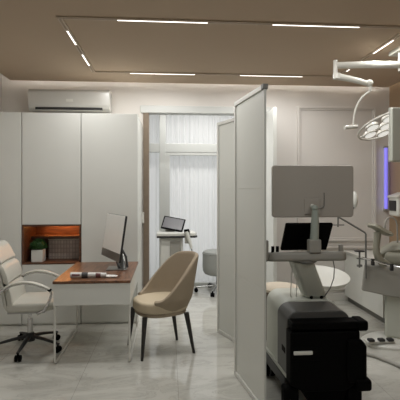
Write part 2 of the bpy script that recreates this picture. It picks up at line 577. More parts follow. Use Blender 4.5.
# ------------------------------------------------------------------ wardrobes
CY, CB, CT = 5.07, 5.88, 2.45
def wardrobe(x0, x1, label, niche):
    t = thing('wardrobe', label, 'wardrobe', ((x0 + x1) / 2, (CY + CB) / 2, 0), group='white wardrobes along the far wall')
    b = B()
    y0 = CY + 0.022
    if not niche:
        b.box((x0, y0, 0.0), (x1, CB, CT), 0.002)
        obj('body', b, M_WHITE, t, smooth=False)
        d = obj('door', B().box((x0 + 0.002, CY, 0.025), (x1 - 0.002, y0 - 0.001, CT), 0.003), M_WHITE, t)
    else:
        z0, z1 = 0.703, 1.159
        b.box((x0, y0, 0.0), (x1, CB, z0))
        b.box((x0, y0, z1), (x1, CB, CT))
        b.box((x0, 5.55, z0), (x1, CB, z1))
        obj('body', b, M_WHITE, t, smooth=False)
        obj('door', B().box((x0 + 0.002, CY, z1 + 0.003), (x1 - 0.002, y0 - 0.001, CT), 0.003), M_WHITE, t)
        obj('door', B().box((x0 + 0.002, CY, 0.025), (x1 - 0.002, y0 - 0.001, z0 - 0.003), 0.003), M_WHITE, t)
        n = B()
        th = 0.018
        n.box((x0, CY + 0.001, z0), (x1, 5.53, z0 + th))
        n.box((x0, CY + 0.001, z1 - th), (x1, 5.53, z1))
        n.box((x0, CY + 0.001, z0 + th), (x0 + th, 5.53, z1 - th))
        n.box((x1 - th, CY + 0.001, z0 + th), (x1, 5.53, z1 - th))
        n.box((x0, 5.53, z0), (x1, 5.549, z1))
        nl = obj('niche_lining', n, M_WOODX, t, smooth=False)
        nl['label'] = 'walnut lined open niche'
        obj('shelf_panel', B().box((x0 + 0.02, 5.34, 0.965), (x1 - 0.02, 5.528, 1.0), 0.002), M_WOODX, nl, smooth=False)
        obj('woven_panel', B().box((x0 + 0.22, 5.36, z0 + th), (x1 - 0.02, 5.40, 0.955), 0.003), M_WOVEN, nl, smooth=False)
        obj('light_strip', B().box((x0 + 0.14, 5.42, z1 - th - 0.008), (x1 - 0.03, 5.44, z1 - th)), M_NICHE, nl, smooth=False)
        obj('shelf_edge', B().box((x0 + 0.22, 5.335, 0.956), (x1 - 0.02, 5.40, 0.964), 0.001), M_BEIGE, nl, smooth=False)
wardrobe(-2.18, -1.676, 'tall white wardrobe at the left wall, behind the office chair', False)
wardrobe(-1.670, -1.008, 'tall white wardrobe with the lit walnut niche holding a plant', True)
wardrobe(-1.002, -0.352, 'tall white wardrobe behind the desk monitor, next to the doorway', False)

# plant in the niche
pl = thing('potted_plant', 'small bushy green plant in a white cube pot in the walnut niche', 'plant', (-1.52, 5.19, 0.721))
obj('pot', B().prism([(-1.585, 5.125), (-1.455, 5.125), (-1.455, 5.255), (-1.585, 5.255)], 'z', 0.721, 0.862, 0.006), M_EQW, pl)
obj('soil', B().box((-1.575, 5.135, 0.862), (-1.465, 5.245, 0.866)), M_SOIL, pl, smooth=False)
lf = B()
tb = bmesh.new()
for i in range(420):
    a, e = random.uniform(0, 2 * PI), random.uniform(-0.15, 1.4)
    rr = random.uniform(0.55, 1.0)
    p = Vector((-1.52 + 0.098 * rr * math.cos(a) * math.cos(e), 5.19 + 0.09 * rr * math.sin(a) * math.cos(e), 0.885 + 0.095 * rr * math.sin(e)))
    d = (p - Vector((-1.52, 5.19, 0.87))).normalized()
    sd = d.cross(Vector((random.uniform(-1, 1), random.uniform(-1, 1), random.uniform(-1, 1)))).normalized()
    L, W = 0.03, 0.009
    tb.faces.new([tb.verts.new(q) for q in (p - d * L * 0.5, p + sd * W, p + d * L * 0.6, p - sd * W)])
lf._add(tb)
lf.ball((-1.52, 5.19, 0.905), 0.068, 0.062, 0.062)
obj('foliage', lf, M_LEAF, pl)

# ------------------------------------------------------------------ air conditioner
ac = thing('air_conditioner', 'glossy white wall air conditioner above the wardrobes', 'air conditioner', (-1.27, 5.78, 2.585))
pr = [(YB - 0.002, 2.60), (5.72, 2.585), (5.675, 2.615), (5.655, 2.66), (5.65, 2.83), (5.68, 2.862), (YB - 0.002, 2.866)]
obj('body', B().prism(pr, 'x', -1.79, -0.755, 0.008), M_ACW, ac)
obj('vent', B().box((-1.70, 5.66, 2.594), (-0.85, 5.70, 2.628), 0.003), M_DARK, ac)
obj('flap', B().box((-1.70, 5.655, 2.588), (-0.85, 5.70, 2.593), 0.001), M_ACW, ac)
obj('badge', B().box((-1.31, 5.647, 2.70), (-1.22, 5.652, 2.735), 0.001), M_EQW, ac)

# ------------------------------------------------------------------ desk
dx0, dx1, dy0, dy1 = -1.017, -0.334, 3.88, 4.90
dk = thing('desk', 'desk with a walnut top, white drawer box and thin white legs', 'desk', (-0.675, 4.39, 0))
obj('desk_top', B().box((dx0, dy0, 0.728), (dx1, dy1, 0.752), 0.003), M_WOOD, dk)
obj('drawer_box', B().box((dx0 + 0.004, dy0 + 0.006, 0.535), (dx1 - 0.004, dy1 - 0.01, 0.7275), 0.003), M_WHITE, dk)
for x in (dx0 + 0.012, dx1 - 0.012):
    for y in (dy0 + 0.03, dy1 - 0.04):
        s = 1 if y < 4.4 else -1
        obj('leg', B().tube([(x, y, 0.534), (x, y, 0.06), (x, y + s * 0.008, 0.03), (x, y + s * 0.025, 0.014), (x, y + s * 0.05, 0.0095)], 0.0095, 8), M_STEELW, dk)
    obj('foot_rail', B().tube([(x, dy0 + 0.081, 0.0095), (x, dy1 - 0.091, 0.0095)], 0.0095, 8), M_STEELW, dk)

# desk monitor, its screen turned to the office chair
mon = thing('desk_monitor', 'slim silver desktop monitor leaning back on the walnut desk', 'monitor', (-0.50, 4.50, 0.752))
far_b, near_b = Vector((-0.725, 4.80, 0.845)), Vector((-0.474, 4.25, 0.845))
far_t, near_t = Vector((-0.655, 4.80, 1.303)), Vector((-0.395, 4.25, 1.303))
def mframe():
    ux = (near_b - far_b).normalized()
    uz = ((far_t - far_b) + (near_t - near_b)).normalized()
    n = uz.cross(ux).normalized()      # to the chair side after sign check
    if n.x > 0:
        n = -n
    uz = ux.cross(n).normalized()
    if uz.z < 0:
        uz = -uz
    m = Matrix.Identity(4)
    c = (far_b + near_b) / 2
    for i in range(3):
        m[i][0], m[i][1], m[i][2], m[i][3] = ux[i], n[i], uz[i], c[i]
    return m, (near_b - far_b).length, 0.465
MM, mw, mh = mframe()
obj('back_shell', B().box((-mw / 2, -0.02, 0), (mw / 2, 0.004, mh), 0.01, mx=MM), M_DARK, mon)
obj('screen', B().box((-mw / 2 + 0.004, 0.004, 0.085), (mw / 2 - 0.004, 0.009, mh - 0.004), 0.002, mx=MM), M_SCREEN_REFL, mon)
obj('chin', B().box((-mw / 2 + 0.002, 0.004, 0.004), (mw / 2 - 0.002, 0.010, 0.083), 0.002, mx=MM), M_ALU, mon)
st = B()
st.tube([MM @ Vector((-0.02, -0.02, 0.20)), MM @ Vector((-0.02, -0.07, 0.12)), (-0.47, 4.49, 0.80), (-0.47, 4.47, 0.76)], [0.03, 0.034, 0.036, 0.038], 12, flat=0.3)
obj('stand', st, M_ALU, mon)
obj('stand_brace', B().tube([MM @ Vector((-0.06, -0.02, 0.16)), (-0.53, 4.50, 0.84), (-0.50, 4.44, 0.765)], 0.013, 8, flat=0.6), M_DARK, mon)
sb = B()
sb.tube([MM @ Vector((0.03, -0.02, 0.22)), (-0.43, 4.47, 0.87), (-0.415, 4.46, 0.765)], 0.016, 8, flat=0.6)
obj('stand_brace', sb, M_DARK, mon)
obj('stand_foot', B().box((-0.62, 4.36, 0.7525), (-0.42, 4.58, 0.7625), 0.004), M_ALU, mon)

# rolled magazine on the desk
mg = thing('rolled_magazine', 'rolled printed magazine lying near the front edge of the desk', 'magazine', (-0.72, 4.0, 0.752))
pa = []
def roll(x0, x1, r0, r1, y, b):
    def ff(u, v):
        a = 2 * PI * 2.3 * v
        k = (r0 + (r1 - r0) * u) * (1 - 0.16 * v)
        return Vector((x0 + (x1 - x0) * u, y + 0.02 * u + k * math.cos(a), 0.7535 + (r0 + (r1 - r0) * u) + k * math.sin(a)))
    b.grid(ff, 6, 60)
    return b
obj('paper_roll', roll(-0.885, -0.565, 0.029, 0.022, 4.0, B()), M_PAPER, mg)
tl = B().grid(lambda u, v: Vector((-0.565 + 0.10 * u, 3.985 + 0.06 * v, 0.756 + 0.016 * math.sin(PI * v) * (1 - 0.7 * u) + 0.012)), 6, 6, 0.002)
obj('loose_page', tl, M_PAPER, mg)
for (xa, xb, a0, a1, m) in ((-0.785, -0.73, 95, 260, M_INK), (-0.66, -0.615, 120, 275, M_INKR), (-0.87, -0.80, 150, 185, M_INKR)):
    def ff(u, v, xa=xa, xb=xb, a0=a0, a1=a1):
        x = xa + (xb - xa) * u
        k = (x + 0.885) / 0.32
        r = 0.029 - 0.007 * k
        a = R(a0 + (a1 - a0) * v)
        return Vector((x, 4.0 + 0.02 * k + (r + 0.0008) * math.cos(a), 0.7535 + r + (r + 0.0008) * math.sin(a)))
    obj('printed_patch', B().grid(ff, 3, 10), m, mg)

# ------------------------------------------------------------------ white office chair
oc = thing('office_chair', 'cream leather office chair with five-star caster base facing the desk', 'chair', (-1.348, 4.33, 0), 4)
def backpt(z):
    return -0.135 - 0.05 * (z - 0.45) / 0.3 - (0.09 * ((z - 0.75) / 0.3) ** 1.3 if z > 0.75 else 0)
def slab_rows(z0, z1, y, th, x_off, n=8):
    b = bmesh.new()
    rows = []
    for i in range(n + 1):
        z = z0 + (z1 - z0) * i / n
        e = min(1, math.sqrt(max(0, 1 - (2 * i / n - 1) ** 8)))
        x = backpt(z) + x_off
        yy = y * (1 - 0.10 * max(0, (z - 0.8) / 0.25))
        ring = []
        for k in range(24):
            a = 2 * PI * k / 24
            cx = math.copysign(abs(math.cos(a)) ** 0.35, math.cos(a))
            sy = math.copysign(abs(math.sin(a)) ** 0.35, math.sin(a))
            bulge = 0.022 * (sy ** 2)
            ring.append(b.verts.new((x + th * (0.3 + 0.7 * e) * cx + bulge, yy * sy * (0.93 + 0.07 * e), z)))
        rows.append(ring)
    for a_, b_ in zip(rows, rows[1:]):
        for k in range(24):
            b.faces.new((a_[k], a_[(k + 1) % 24], b_[(k + 1) % 24], b_[k]))
    b.faces.new(rows[0][::-1])
    b.faces.new(rows[-1])
    bmesh.ops.recalc_face_normals(b, faces=list(b.faces))
    return b
bs = B()
bs._add(slab_rows(0.44, 1.03, 0.245, 0.022, -0.045, 14))
bk = obj('backrest', bs, M_LEATHER, oc, local=True)
for (z0, z1) in ((0.455, 0.675), (0.679, 0.865), (0.869, 1.05)):
    c = B()
    c._add(slab_rows(z0, z1, 0.25, 0.032, 0.0))
    obj('back_cushion', c, M_LEATHER, bk, local=True)
se = B()
se.prism([(-0.16, -0.25), (0.20, -0.26), (0.27, -0.20), (0.285, 0.0), (0.27, 0.20), (0.20, 0.26), (-0.16, 0.25)], 'z', 0.425, 0.505, 0.03, 4)
obj('seat', se, M_LEATHER, oc, local=True)
obj('seat_pan', B().box((-0.16, -0.2, 0.40), (0.18, 0.2, 0.424), 0.008), M_ALU, oc, local=True)
for s in (-1, 1):
    y = 0.285 * s
    pth = [(-0.225, y * 0.92, 0.52), (-0.215, y, 0.60), (-0.16, y, 0.655), (-0.08, y, 0.69), (0.0, y, 0.705), (0.09, y, 0.695), (0.17, y, 0.668), (0.24, y, 0.632), (0.255, y, 0.60), (0.235, y, 0.53), (0.19, y, 0.45), (0.12, y * 0.85, 0.41)]
    a = obj('armrest', B().tube(pth, 0.0125, 10), M_CHROME, oc, local=True)
    pd = [(x, yy, z + 0.012) for (x, yy, z) in pth[2:8]]
    obj('arm_pad', B().tube(pd, [0.018, 0.024, 0.025, 0.025, 0.024, 0.018], 12, flat=0.5), M_LEATHER, a, local=True)
    obj('end_cap', B().tube([(0.225, y, 0.645), (0.252, y, 0.628)], 0.016, 10), M_BLACK, a, local=True)
obj('column', B().cyl((0, 0, 0.16), (0, 0, 0.30), 0.026).cyl((0, 0, 0.295), (0, 0, 0.40), 0.017), M_CHROME, oc, local=True)
obj('hub', B().lathe([(0.0, 0.085), (0.045, 0.085), (0.05, 0.12), (0.035, 0.165), (0.0, 0.165)]), M_DARK, oc, local=True)
for k in range(5):
    a = R(336 + 72 * k)
    c, s = math.cos(a), math.sin(a)
    l = obj('base_leg', B().tube([(0.03 * c, 0.03 * s, 0.13), (0.16 * c, 0.16 * s, 0.112), (0.322 * c, 0.322 * s, 0.08)], [0.024, 0.021, 0.014], 10, flat=0.7), M_DARK, oc, local=True)
    w_ = B()
    tx, ty = -s, c
    px, py = 0.312 * c, 0.312 * s
    for q in (-1, 1):
        w_.tube([(px + tx * 0.008 * q, py + ty * 0.008 * q, 0.03), (px + tx * 0.026 * q, py + ty * 0.026 * q, 0.03)], 0.029, 16)
    w_.cyl((px, py, 0.04), (px, py, 0.085), 0.01)
    obj('caster', w_, M_BLACK, l, local=True)

# ------------------------------------------------------------------ beige tub chair
tc_ = thing('tub_chair', 'beige velvet tub chair with tapered dark legs beside the desk', 'chair', (-0.055, 4.235, 0), 205)
def ss(a):
    return a * a * (3 - 2 * a)
def top_h(ph):
    a = abs(ph)
    if a < 34:
        return 0.93 - 0.012 * (a / 34) ** 2
    return 0.918 - 0.395 * ss(min(1, (a - 34) / 92)) ** 0.92
def shell(u, v):
    ph = -130 + 260 * u
    h = top_h(ph)
    z = 0.385 + (h - 0.385) * v
    a = R(180 + ph)
    k = (z - 0.385) / 0.56
    r = 0.225 + 0.045 * min(1, k * 4) + 0.05 * k
    back = 0.05 * k * max(0, math.cos(R(ph)))
    wide = 1.0
    return Vector((r * math.cos(a) * 1.02 - back, r * math.sin(a) * wide, z))
sh = B().grid(shell, 56, 16, 0.042)
obj('backrest_shell', sh, M_VELVET, tc_, local=True, subsurf=1)
sp = []
for k in range(40):
    a = 2 * PI * k / 40
    cx, sy = math.cos(a), math.sin(a)
    sp.append((0.022 + 0.258 * math.copysign(abs(cx) ** 0.8, cx), 0.245 * math.copysign(abs(sy) ** 0.8, sy)))
cu = B().prism(sp, 'z', 0.405, 0.51, 0.03, 5)
obj('seat_cushion', cu, M_SEATB, tc_, local=True)
obj('seat_base', B().prism([(x * 0.94, y * 0.94) for x, y in sp], 'z', 0.375, 0.405, 0.01), M_VELVET, tc_, local=True)
ca, sa = math.cos(R(205)), math.sin(R(205))
for (wx_, wy_) in ((-0.394, 4.369), (-0.236, 3.951), (0.094, 4.477), (0.248, 4.108)):
    ex_, ey_ = wx_ + 0.055, wy_ - 4.235
    bx, by = ca * ex_ + sa * ey_, -sa * ex_ + ca * ey_
    kx = 0.86 if bx > 0 else 0.72
    obj('leg', B().tube([(bx * kx, by * 0.84, 0.385), (bx, by, 0.0)], [0.025, 0.013], 14), M_LEG, tc_, local=True)

# ------------------------------------------------------------------ inner room: treatment device and stool
dv = thing('treatment_device', 'white treatment device on wheels with a tilted tablet, by the curtain', 'medical device', (0.05, 6.55, 0))
obj('body', B().prism([(-0.125, 6.42), (0.225, 6.42), (0.225, 6.72), (-0.125, 6.72)], 'z', 0.11, 0.86, 0.03, 4), M_EQW, dv)
obj('front_panel', B().box((0.03, 6.405, 0.16), (0.19, 6.425, 0.80), 0.008), M_EQ, dv)
obj('base', B().box((-0.15, 6.40, 0.07), (0.25, 6.74, 0.115), 0.015), M_EQ, dv)
obj('deck', B().prism([(-0.17, 6.36), (0.40, 6.36), (0.43, 6.42), (0.40, 6.70), (-0.17, 6.70)], 'z', 0.865, 0.93, 0.02, 3), M_EQW, dv)
obj('deck_rim', B().prism([(-0.165, 6.352), (0.405, 6.352), (0.438, 6.42), (0.405, 6.705), (-0.175, 6.705)], 'z', 0.852, 0.88, 0.006), M_DARK, dv)
mt = Matrix.Translation((0.05, 6.47, 0.955)) @ Matrix.Rotation(R(10), 4, 'Y') @ Matrix.Rotation(R(-14), 4, 'Z') @ Matrix.Rotation(R(-30), 4, 'X')
tb_ = obj('tablet', B().box((-0.17, -0.012, 0), (0.17, 0.012, 0.22), 0.01, mx=mt), M_BLACK, dv)
obj('tablet_screen', B().box((-0.15, -0.0145, 0.022), (0.15, -0.0115, 0.2), 0.001, mx=mt), M_TABLET, tb_)
obj('tablet_stand', B().box((-0.04, 6.55, 0.92), (0.10, 6.62, 1.03), 0.01), M_EQ, dv)
obj('holder', B().box((0.245, 6.33, 0.77), (0.325, 6.36, 0.97), 0.01), M_EQ, dv)
h_ = obj('handpiece', B().tube([(0.27, 6.32, 0.95), (0.32, 6.31, 0.80), (0.345, 6.31, 0.70)], [0.03, 0.026, 0.018], 12), M_EQW, dv)
obj('handpiece_tip', B().tube([(0.235, 6.32, 0.955), (0.31, 6.32, 0.965)], 0.024, 10), M_BLACK, h_)
obj('cord', B().tube([(0.345, 6.31, 0.70), (0.36, 6.31, 0.62), (0.355, 6.33, 0.50), (0.33, 6.36, 0.36), (0.28, 6.40, 0.24), (0.21, 6.44, 0.20)], 0.008, 8), M_MID, dv)
obj('knob', B().cyl((-0.09, 6.425, 0.29), (-0.09, 6.395, 0.29), 0.022), M_BLACK, dv)
for (x, y) in ((-0.12, 6.43), (0.33, 6.47), (-0.12, 6.71), (0.22, 6.71)):
    b = B()
    b.tube([(x - 0.025, y, 0.033), (x - 0.007, y, 0.033)], 0.033, 16).tube([(x + 0.007, y, 0.033), (x + 0.025, y, 0.033)], 0.033, 16)
    b.cyl((x, y, 0.04), (x, y, 0.075), 0.012)
    if x > 0.3:
        b.box((0.2, y - 0.012, 0.06), (x + 0.01, y + 0.012, 0.08), 0.004)
    obj('caster', b, M_BLACK, dv)

def star_base(t, x, y, r, z, m_leg, a0, n=5):
    for k in range(n):
        a = R(a0 + 360 / n * k)
        c, s = math.cos(a), math.sin(a)
        l = obj('base_leg', B().tube([(x + 0.02 * c, y + 0.02 * s, z + 0.03), (x + r * c, y + r * s, z)], [0.02, 0.013], 10, flat=0.8), m_leg, t)
        b = B()
        px, py = x + r * c, y + r * s
        for q in (-1, 1):
            b.tube([(px - s * 0.006 * q, py + c * 0.006 * q, 0.03), (px - s * 0.025 * q, py + c * 0.025 * q, 0.03)], 0.0295, 16)
        b.cyl((px, py, 0.035), (px, py, z + 0.008), 0.009)
        obj('caster', b, M_BLACK, l)

sx, sy_ = 0.76, 6.55
s1 = thing('swivel_stool', 'grey thick padded swivel stool half hidden behind the farther partition', 'stool', (sx, sy_, 0))
obj('seat', B().lathe([(0.0, 0.635), (0.19, 0.635), (0.222, 0.62), (0.233, 0.59), (0.235, 0.40), (0.228, 0.33), (0.20, 0.285), (0.14, 0.262), (0.0, 0.26)], c=(sx, sy_, 0)), M_GREYLEA, s1)
obj('piping', B().tube(arc((sx, sy_, 0.595), 0.234, 0, 351, 39, 'xy'), 0.006, 6, closed=True), M_GREYLEA, s1)
obj('column', B().cyl((sx, sy_, 0.09), (sx, sy_, 0.262), 0.024), M_CHROME, s1)
star_base(s1, sx, sy_, 0.33, 0.075, M_ALU, 178)

# ------------------------------------------------------------------ partition screens
def partition(p0, p1, label, z1=2.30):
    p0, p1 = Vector((p0[0], p0[1], 0)), Vector((p1[0], p1[1], 0))
    L = (p1 - p0).length
    t = thing('partition_panel', label, 'partition', tuple((p0 + p1) / 2), group='white partition panels')
    d = (p1 - p0) / L
    n = Vector((-d.y, d.x, 0))
    m = Matrix.Identity(4)
    for i in range(3):
        m[i][0], m[i][1], m[i][2], m[i][3] = d[i], n[i], (0, 0, 1)[i], p0[i]
    f = B()
    th, fw = 0.018, 0.034
    f.box((0, -th, 0.004), (fw, th, z1 - fw), 0.003, mx=m)
    f.box((0, -th, z1 - fw), (L - 0.04, th, z1), 0.003, mx=m)
    f.box((fw, -th, 0.004), (L - fw, th, 0.004 + fw), 0.003, mx=m)
    obj('frame', f, M_PFRAME, t)
    obj('end_stile', B().box((L - fw, -0.0085, 0.004), (L - 0.004, 0.0085, z1 - fw - 0.0005), 0.003, mx=m), M_PANEL, t)
    obj('corner_cap', B().box((L - 0.0399, -th - 0.002, z1 - fw + 0.0001), (L + 0.002, th + 0.002, z1 + 0.002), 0.003, mx=m), M_MID, t)
    zs = [0.038, 0.86, 1.57, z1 - fw]
    for a, b in zip(zs, zs[1:]):
        obj('infill_panel', B().box((fw, -0.008, a), (L - fw, 0.008, b), 0.003, mx=m), M_PANEL, t)
partition((0.575, 3.615), (0.678, 2.955), 'nearest tall white partition panel, left of the ultrasound machine')
partition((0.552, 4.715), (0.80, 4.10), 'farther tall white partition panel, in front of the doorway')

# ------------------------------------------------------------------ right side: low cabinet
lc = thing('base_cabinet', 'long low white cabinet along the right wall, behind the examination chair', 'cabinet', (2.8, 5.35, 0))
obj('plinth', B().box((2.53, 4.80, 0.0), (3.13, 5.885, 0.075)), M_MID, lc, smooth=False)
obj('body', B().box((2.50, 4.80, 0.076), (3.13, 5.885, 0.685), 0.002), M_WHITE, lc, smooth=False)
obj('door', B().box((2.48, 4.803, 0.08), (2.499, 5.34, 0.682), 0.002), M_WHITE, lc)
obj('door', B().box((2.48, 5.343, 0.08), (2.499, 5.882, 0.682), 0.002), M_WHITE, lc)
obj('worktop', B().box((2.465, 4.79, 0.6855), (3.135, 5.887, 0.71), 0.003), M_EQW, lc)

# violet tube lamp on the far wall
uv = thing('ultraviolet_lamp', 'glowing violet vertical tube lamp on the far wall', 'lamp', (3.07, 5.88, 1.27))
obj('backplate', B().box((3.045, 5.885, 1.27), (3.095, 5.8995, 2.18), 0.003), M_WALL, uv)
obj('tube', B().tube([(3.07, 5.858, 1.295), (3.07, 5.858, 2.155)], 0.022, 14), M_UV, uv)
obj('end_cap', B().box((3.042, 5.84, 1.27), (3.098, 5.886, 1.296), 0.003), M_EQ, uv)
obj('end_cap', B().box((3.042, 5.84, 2.154), (3.098, 5.886, 2.18), 0.003), M_EQ, uv)

# dispenser on the right wall
dp = thing('wall_dispenser', 'white wall dispenser with a dark slot window on the right wall', 'dispenser', (3.06, 5.55, 1.21))
obj('housing', B().box((3.0, 5.42, 1.21), (XR - 0.001, 5.66, 1.48), 0.03, 4), M_EQW, dp)
obj('cover', B().prism([(2.985, 1.455), (XR - 0.001, 1.50), (XR - 0.001, 1.53), (2.985, 1.48)], 'y', 5.41, 5.67, 0.008), M_EQW, dp)
obj('slot_window', B().box((2.985, 5.46, 1.28), (3.01, 5.62, 1.42), 0.006), M_GLASSD, dp)

# grey monitor hung from the ceiling
wm = thing('hanging_monitor', 'grey hanging monitor at the right edge, beside the round surgical lamp head', 'monitor', (2.27, 3.75, 1.813))
obj('back_shell', B().box((2.008, 3.725, 1.819), (2.53, 3.765, 2.304), 0.012, 3), M_SHELL, wm)
obj('bezel', B().box((2.002, 3.765, 1.813), (2.536, 3.777, 2.31), 0.003), M_EQW, wm)
obj('mount_arm', B().tube([(2.40, 3.73, 2.06), (2.40, 3.66, 2.06), (2.40, 3.64, 2.10), (2.40, 3.64, HC - 0.02)], 0.022, 12), M_MID, wm)
obj('ceiling_plate', B().lathe([(0, HC - 0.025), (0.07, HC - 0.025), (0.075, HC - 0.001), (0, HC - 0.001)], 24, (2.40, 3.66, 0)), M_MID, wm)

# ------------------------------------------------------------------ surgical lamp on the ceiling
sl = thing('surgical_lamp', 'white ceiling-mounted surgical lamp with folding arms over the examination chair', 'lamp', (2.42, 4.25, HC))
obj('canopy', B().box((2.275, 4.0, HC - 0.045), (2.62, 4.29, HC - 0.001), 0.004), M_LAMPW, sl)
obj('column', B().cyl((2.34, 4.15, 2.75), (2.34, 4.15, HC - 0.05), 0.036), M_LAMPW, sl)
a1 = B()
a1.tube([(2.36, 4.15, 2.815), (2.0, 4.15, 2.81), (1.66, 4.15, 2.795)], [0.036, 0.034, 0.032], 16)
a1.ball((2.34, 4.15, 2.815), 0.045)
obj('arm', a1, M_LAMPW, sl)
el = B()
el.cyl((1.655, 4.15, 2.67), (1.655, 4.15, 2.845), 0.02)
el.tube([(1.668, 4.15, 2.66), (1.668, 4.15, 2.715)], 0.036, 20)
obj('elbow', el, M_LAMPW, sl)
obj('arm', B().tube([(1.675, 4.15, 2.685), (1.80, 4.15, 2.665), (1.97, 4.15, 2.625)], [0.034, 0.03, 0.026], 16), M_LAMPW, sl)
jn = B()
jn.ball((2.005, 4.15, 2.625), 0.036)
jn.cyl((2.015, 4.15, 2.545), (2.015, 4.15, 2.63), 0.015)
obj('joint', jn, M_LAMPW, sl)
yo = [(2.015, 4.15, 2.548), (1.975, 4.15, 2.525), (1.93, 4.15, 2.485), (1.89, 4.15, 2.43), (1.862, 4.15, 2.37), (1.845, 4.15, 2.30), (1.838, 4.15, 2.19)]
obj('yoke', B().tube(yo, 0.0095, 8), M_LAMPW, sl)
obj('handle', B().tube([(1.745, 4.14, 2.178), (1.88, 4.16, 2.192)], 0.02, 14), M_LAMPW, sl)
# lamp head: a tilted ring with round lenses
mr = Matrix.Translation((2.222, 4.25, 2.22)) @ Matrix.Rotation(R(-13), 4, 'Y') @ Matrix.Rotation(R(-22), 4, 'X')
rg = [mr @ Vector((0.28 * math.cos(2 * PI * k / 48), 0.28 * math.sin(2 * PI * k / 48), 0)) for k in range(48)]
hd = obj('lamp_ring', B().tube(rg, 0.011, 8, closed=True), M_LAMPW, sl)
sp_ = B()
for k in range(3):
    a = 2 * PI * k / 3 + 0.4
    sp_.tube([mr @ Vector((0, 0, 0.012)), mr @ Vector((0.275 * math.cos(a), 0.275 * math.sin(a), 0.002))], 0.009, 8)
obj('spoke', sp_, M_LAMPW, hd)
cs = [(0, 0)] + [(0.172 * math.cos(2 * PI * k / 6 + 0.3), 0.172 * math.sin(2 * PI * k / 6 + 0.3)) for k in range(6)]
for (x, y) in cs:
    pod = obj('lamp_pod', B().lathe([(0.0, 0.04), (0.035, 0.035), (0.065, 0.012), (0.072, -0.010), (0.068, -0.016), (0.0, -0.016)], 24, (x, y, 0), mx=mr), M_LAMPW, sl)
    obj('lens', B().lathe([(0.0, -0.0165), (0.058, -0.0165), (0.054, -0.022), (0.0, -0.025)], 24, (x, y, 0), mx=mr), M_LENS, pod)

# ------------------------------------------------------------------ examination chair
ex = thing('examination_chair', 'grey medical examination chair with curved leg rest at the right edge', 'examination chair', (2.36, 4.28, 0))
U, V = Vector((0.857, -0.514, 0)), Vector((0.514, 0.857, 0))
O = Vector((1.99, 4.31, 0))
me_ = Matrix.Identity(4)
for i in range(3):
    me_[i][0], me_[i][1], me_[i][2], me_[i][3] = U[i], V[i], (0, 0, 1)[i], O[i]
obj('base_plate', B().lathe([(0.0, 0.0), (1.0, 0.0), (1.0, 0.022), (0.93, 0.042), (0.0, 0.05)], 40, (2.40, 4.24, 0), 0.43, 0.26), M_EQW, ex)
obj('column', B().box((0.22, 0.08, 0.045), (0.66, 0.38, 0.52), 0.03, 4, mx=me_), M_SHELL, ex)
obj('body', B().prism([(0, 0.52), (0.03, 0.795), (0.95, 0.795), (0.95, 0.50), (0.3, 0.48)], 'y', 0, 0.44, 0.02, 3, mx=me_), M_EQ, ex)
obj('seat_cushion', B().box((0.22, 0.02, 0.80), (0.95, 0.42, 0.93), 0.05, 5, mx=me_), M_SAGE, ex)
bkx = B()
bkx.tube([me_ @ Vector(p) for p in ((0.12, 0.22, 0.86), (0.3, 0.22, 0.95), (0.55, 0.22, 0.985), (0.9, 0.22, 0.97))], [0.10, 0.17, 0.19, 0.19], 20, flat=0.42)
obj('leg_cushion', bkx, M_SAGE, ex)
# near leg rest: a long curved shell on a bowed post
def lr(u, v):
    s = u
    x = 2.03 + 0.265 * s
    z = 1.182 - 0.03 * s - 0.075 * ss(min(1, s * 1.25)) + 0.012 * s * s
    wv = 0.085 * math.sqrt(max(0.02, 1 - (2 * s - 1) ** 4))
    a = (v - 0.5) * 2
    return Vector((x - 0.012, 4.22 + wv * a, z + 0.028 * a * a))
r1 = obj('leg_rest', B().grid(lr, 20, 10, 0.034), M_SAGE, ex)
obj('leg_rest_post', B().tube([(2.12, 4.22, 1.135), (2.122, 4.22, 1.10), (2.115, 4.22, 1.05), (2.108, 4.22, 0.99), (2.11, 4.22, 0.93), (2.13, 4.22, 0.87), (2.17, 4.22, 0.825), (2.24, 4.23, 0.80), (2.32, 4.24, 0.80)], [0.036, 0.036, 0.034, 0.033, 0.034, 0.038, 0.042, 0.045, 0.045], 16), M_SAGE, r1)
# far leg rest, white, seen past the ultrasound display
r2 = obj('leg_rest', B().ball((2.055, 4.62, 1.45), 0.035, 0.07, 0.095, n=24), M_EQW, ex)
obj('leg_rest_rod', B().tube([(2.05, 4.62, 1.37), (1.98, 4.55, 1.33), (1.85, 4.40, 1.31), (1.735, 4.27, 1.295)], 0.012, 10), M_MID, r2)
ar = obj('support_arm', B().tube([(1.722, 4.25, 1.288), (1.87, 4.25, 1.205), (2.0, 4.25, 1.128), (2.013, 4.25, 1.11), (2.013, 4.25, 0.66), (2.04, 4.30, 0.66)], 0.0095, 10), M_MID, ex)
cl = B()
cl.cyl((1.722, 4.25, 1.30), (1.722, 4.25, 1.185), 0.009, n=10)
cl.cyl((1.66, 4.25, 1.205), (1.785, 4.25, 1.205), 0.006, n=8)
obj('clamp', cl, M_MID, ar)
c2 = B()
c2.lathe([(0, 0.925), (0.05, 0.925), (0.052, 0.935), (0.0, 0.94)], 20, (1.97, 4.30, 0))
cl2 = obj('round_tray', c2, M_DARK, ar)
c3 = B()
c3.cyl((1.97, 4.30, 0.76), (1.97, 4.30, 0.925), 0.009, n=10)
c3.cyl((1.94, 4.30, 0.855), (2.013, 4.25, 0.855), 0.007, n=8)
c3.cyl((1.945, 4.30, 0.78), (1.995, 4.30, 0.78), 0.012, n=8)
obj('clamp', c3, M_MID, ar)
hoop = [(2.215, 4.25, 1.16), (2.215, 4.25, 1.21), (2.232, 4.25, 1.255), (2.262, 4.25, 1.28), (2.30, 4.25, 1.28), (2.33, 4.25, 1.25), (2.345, 4.25, 1.20), (2.348, 4.25, 1.05), (2.35, 4.25, 0.93)]
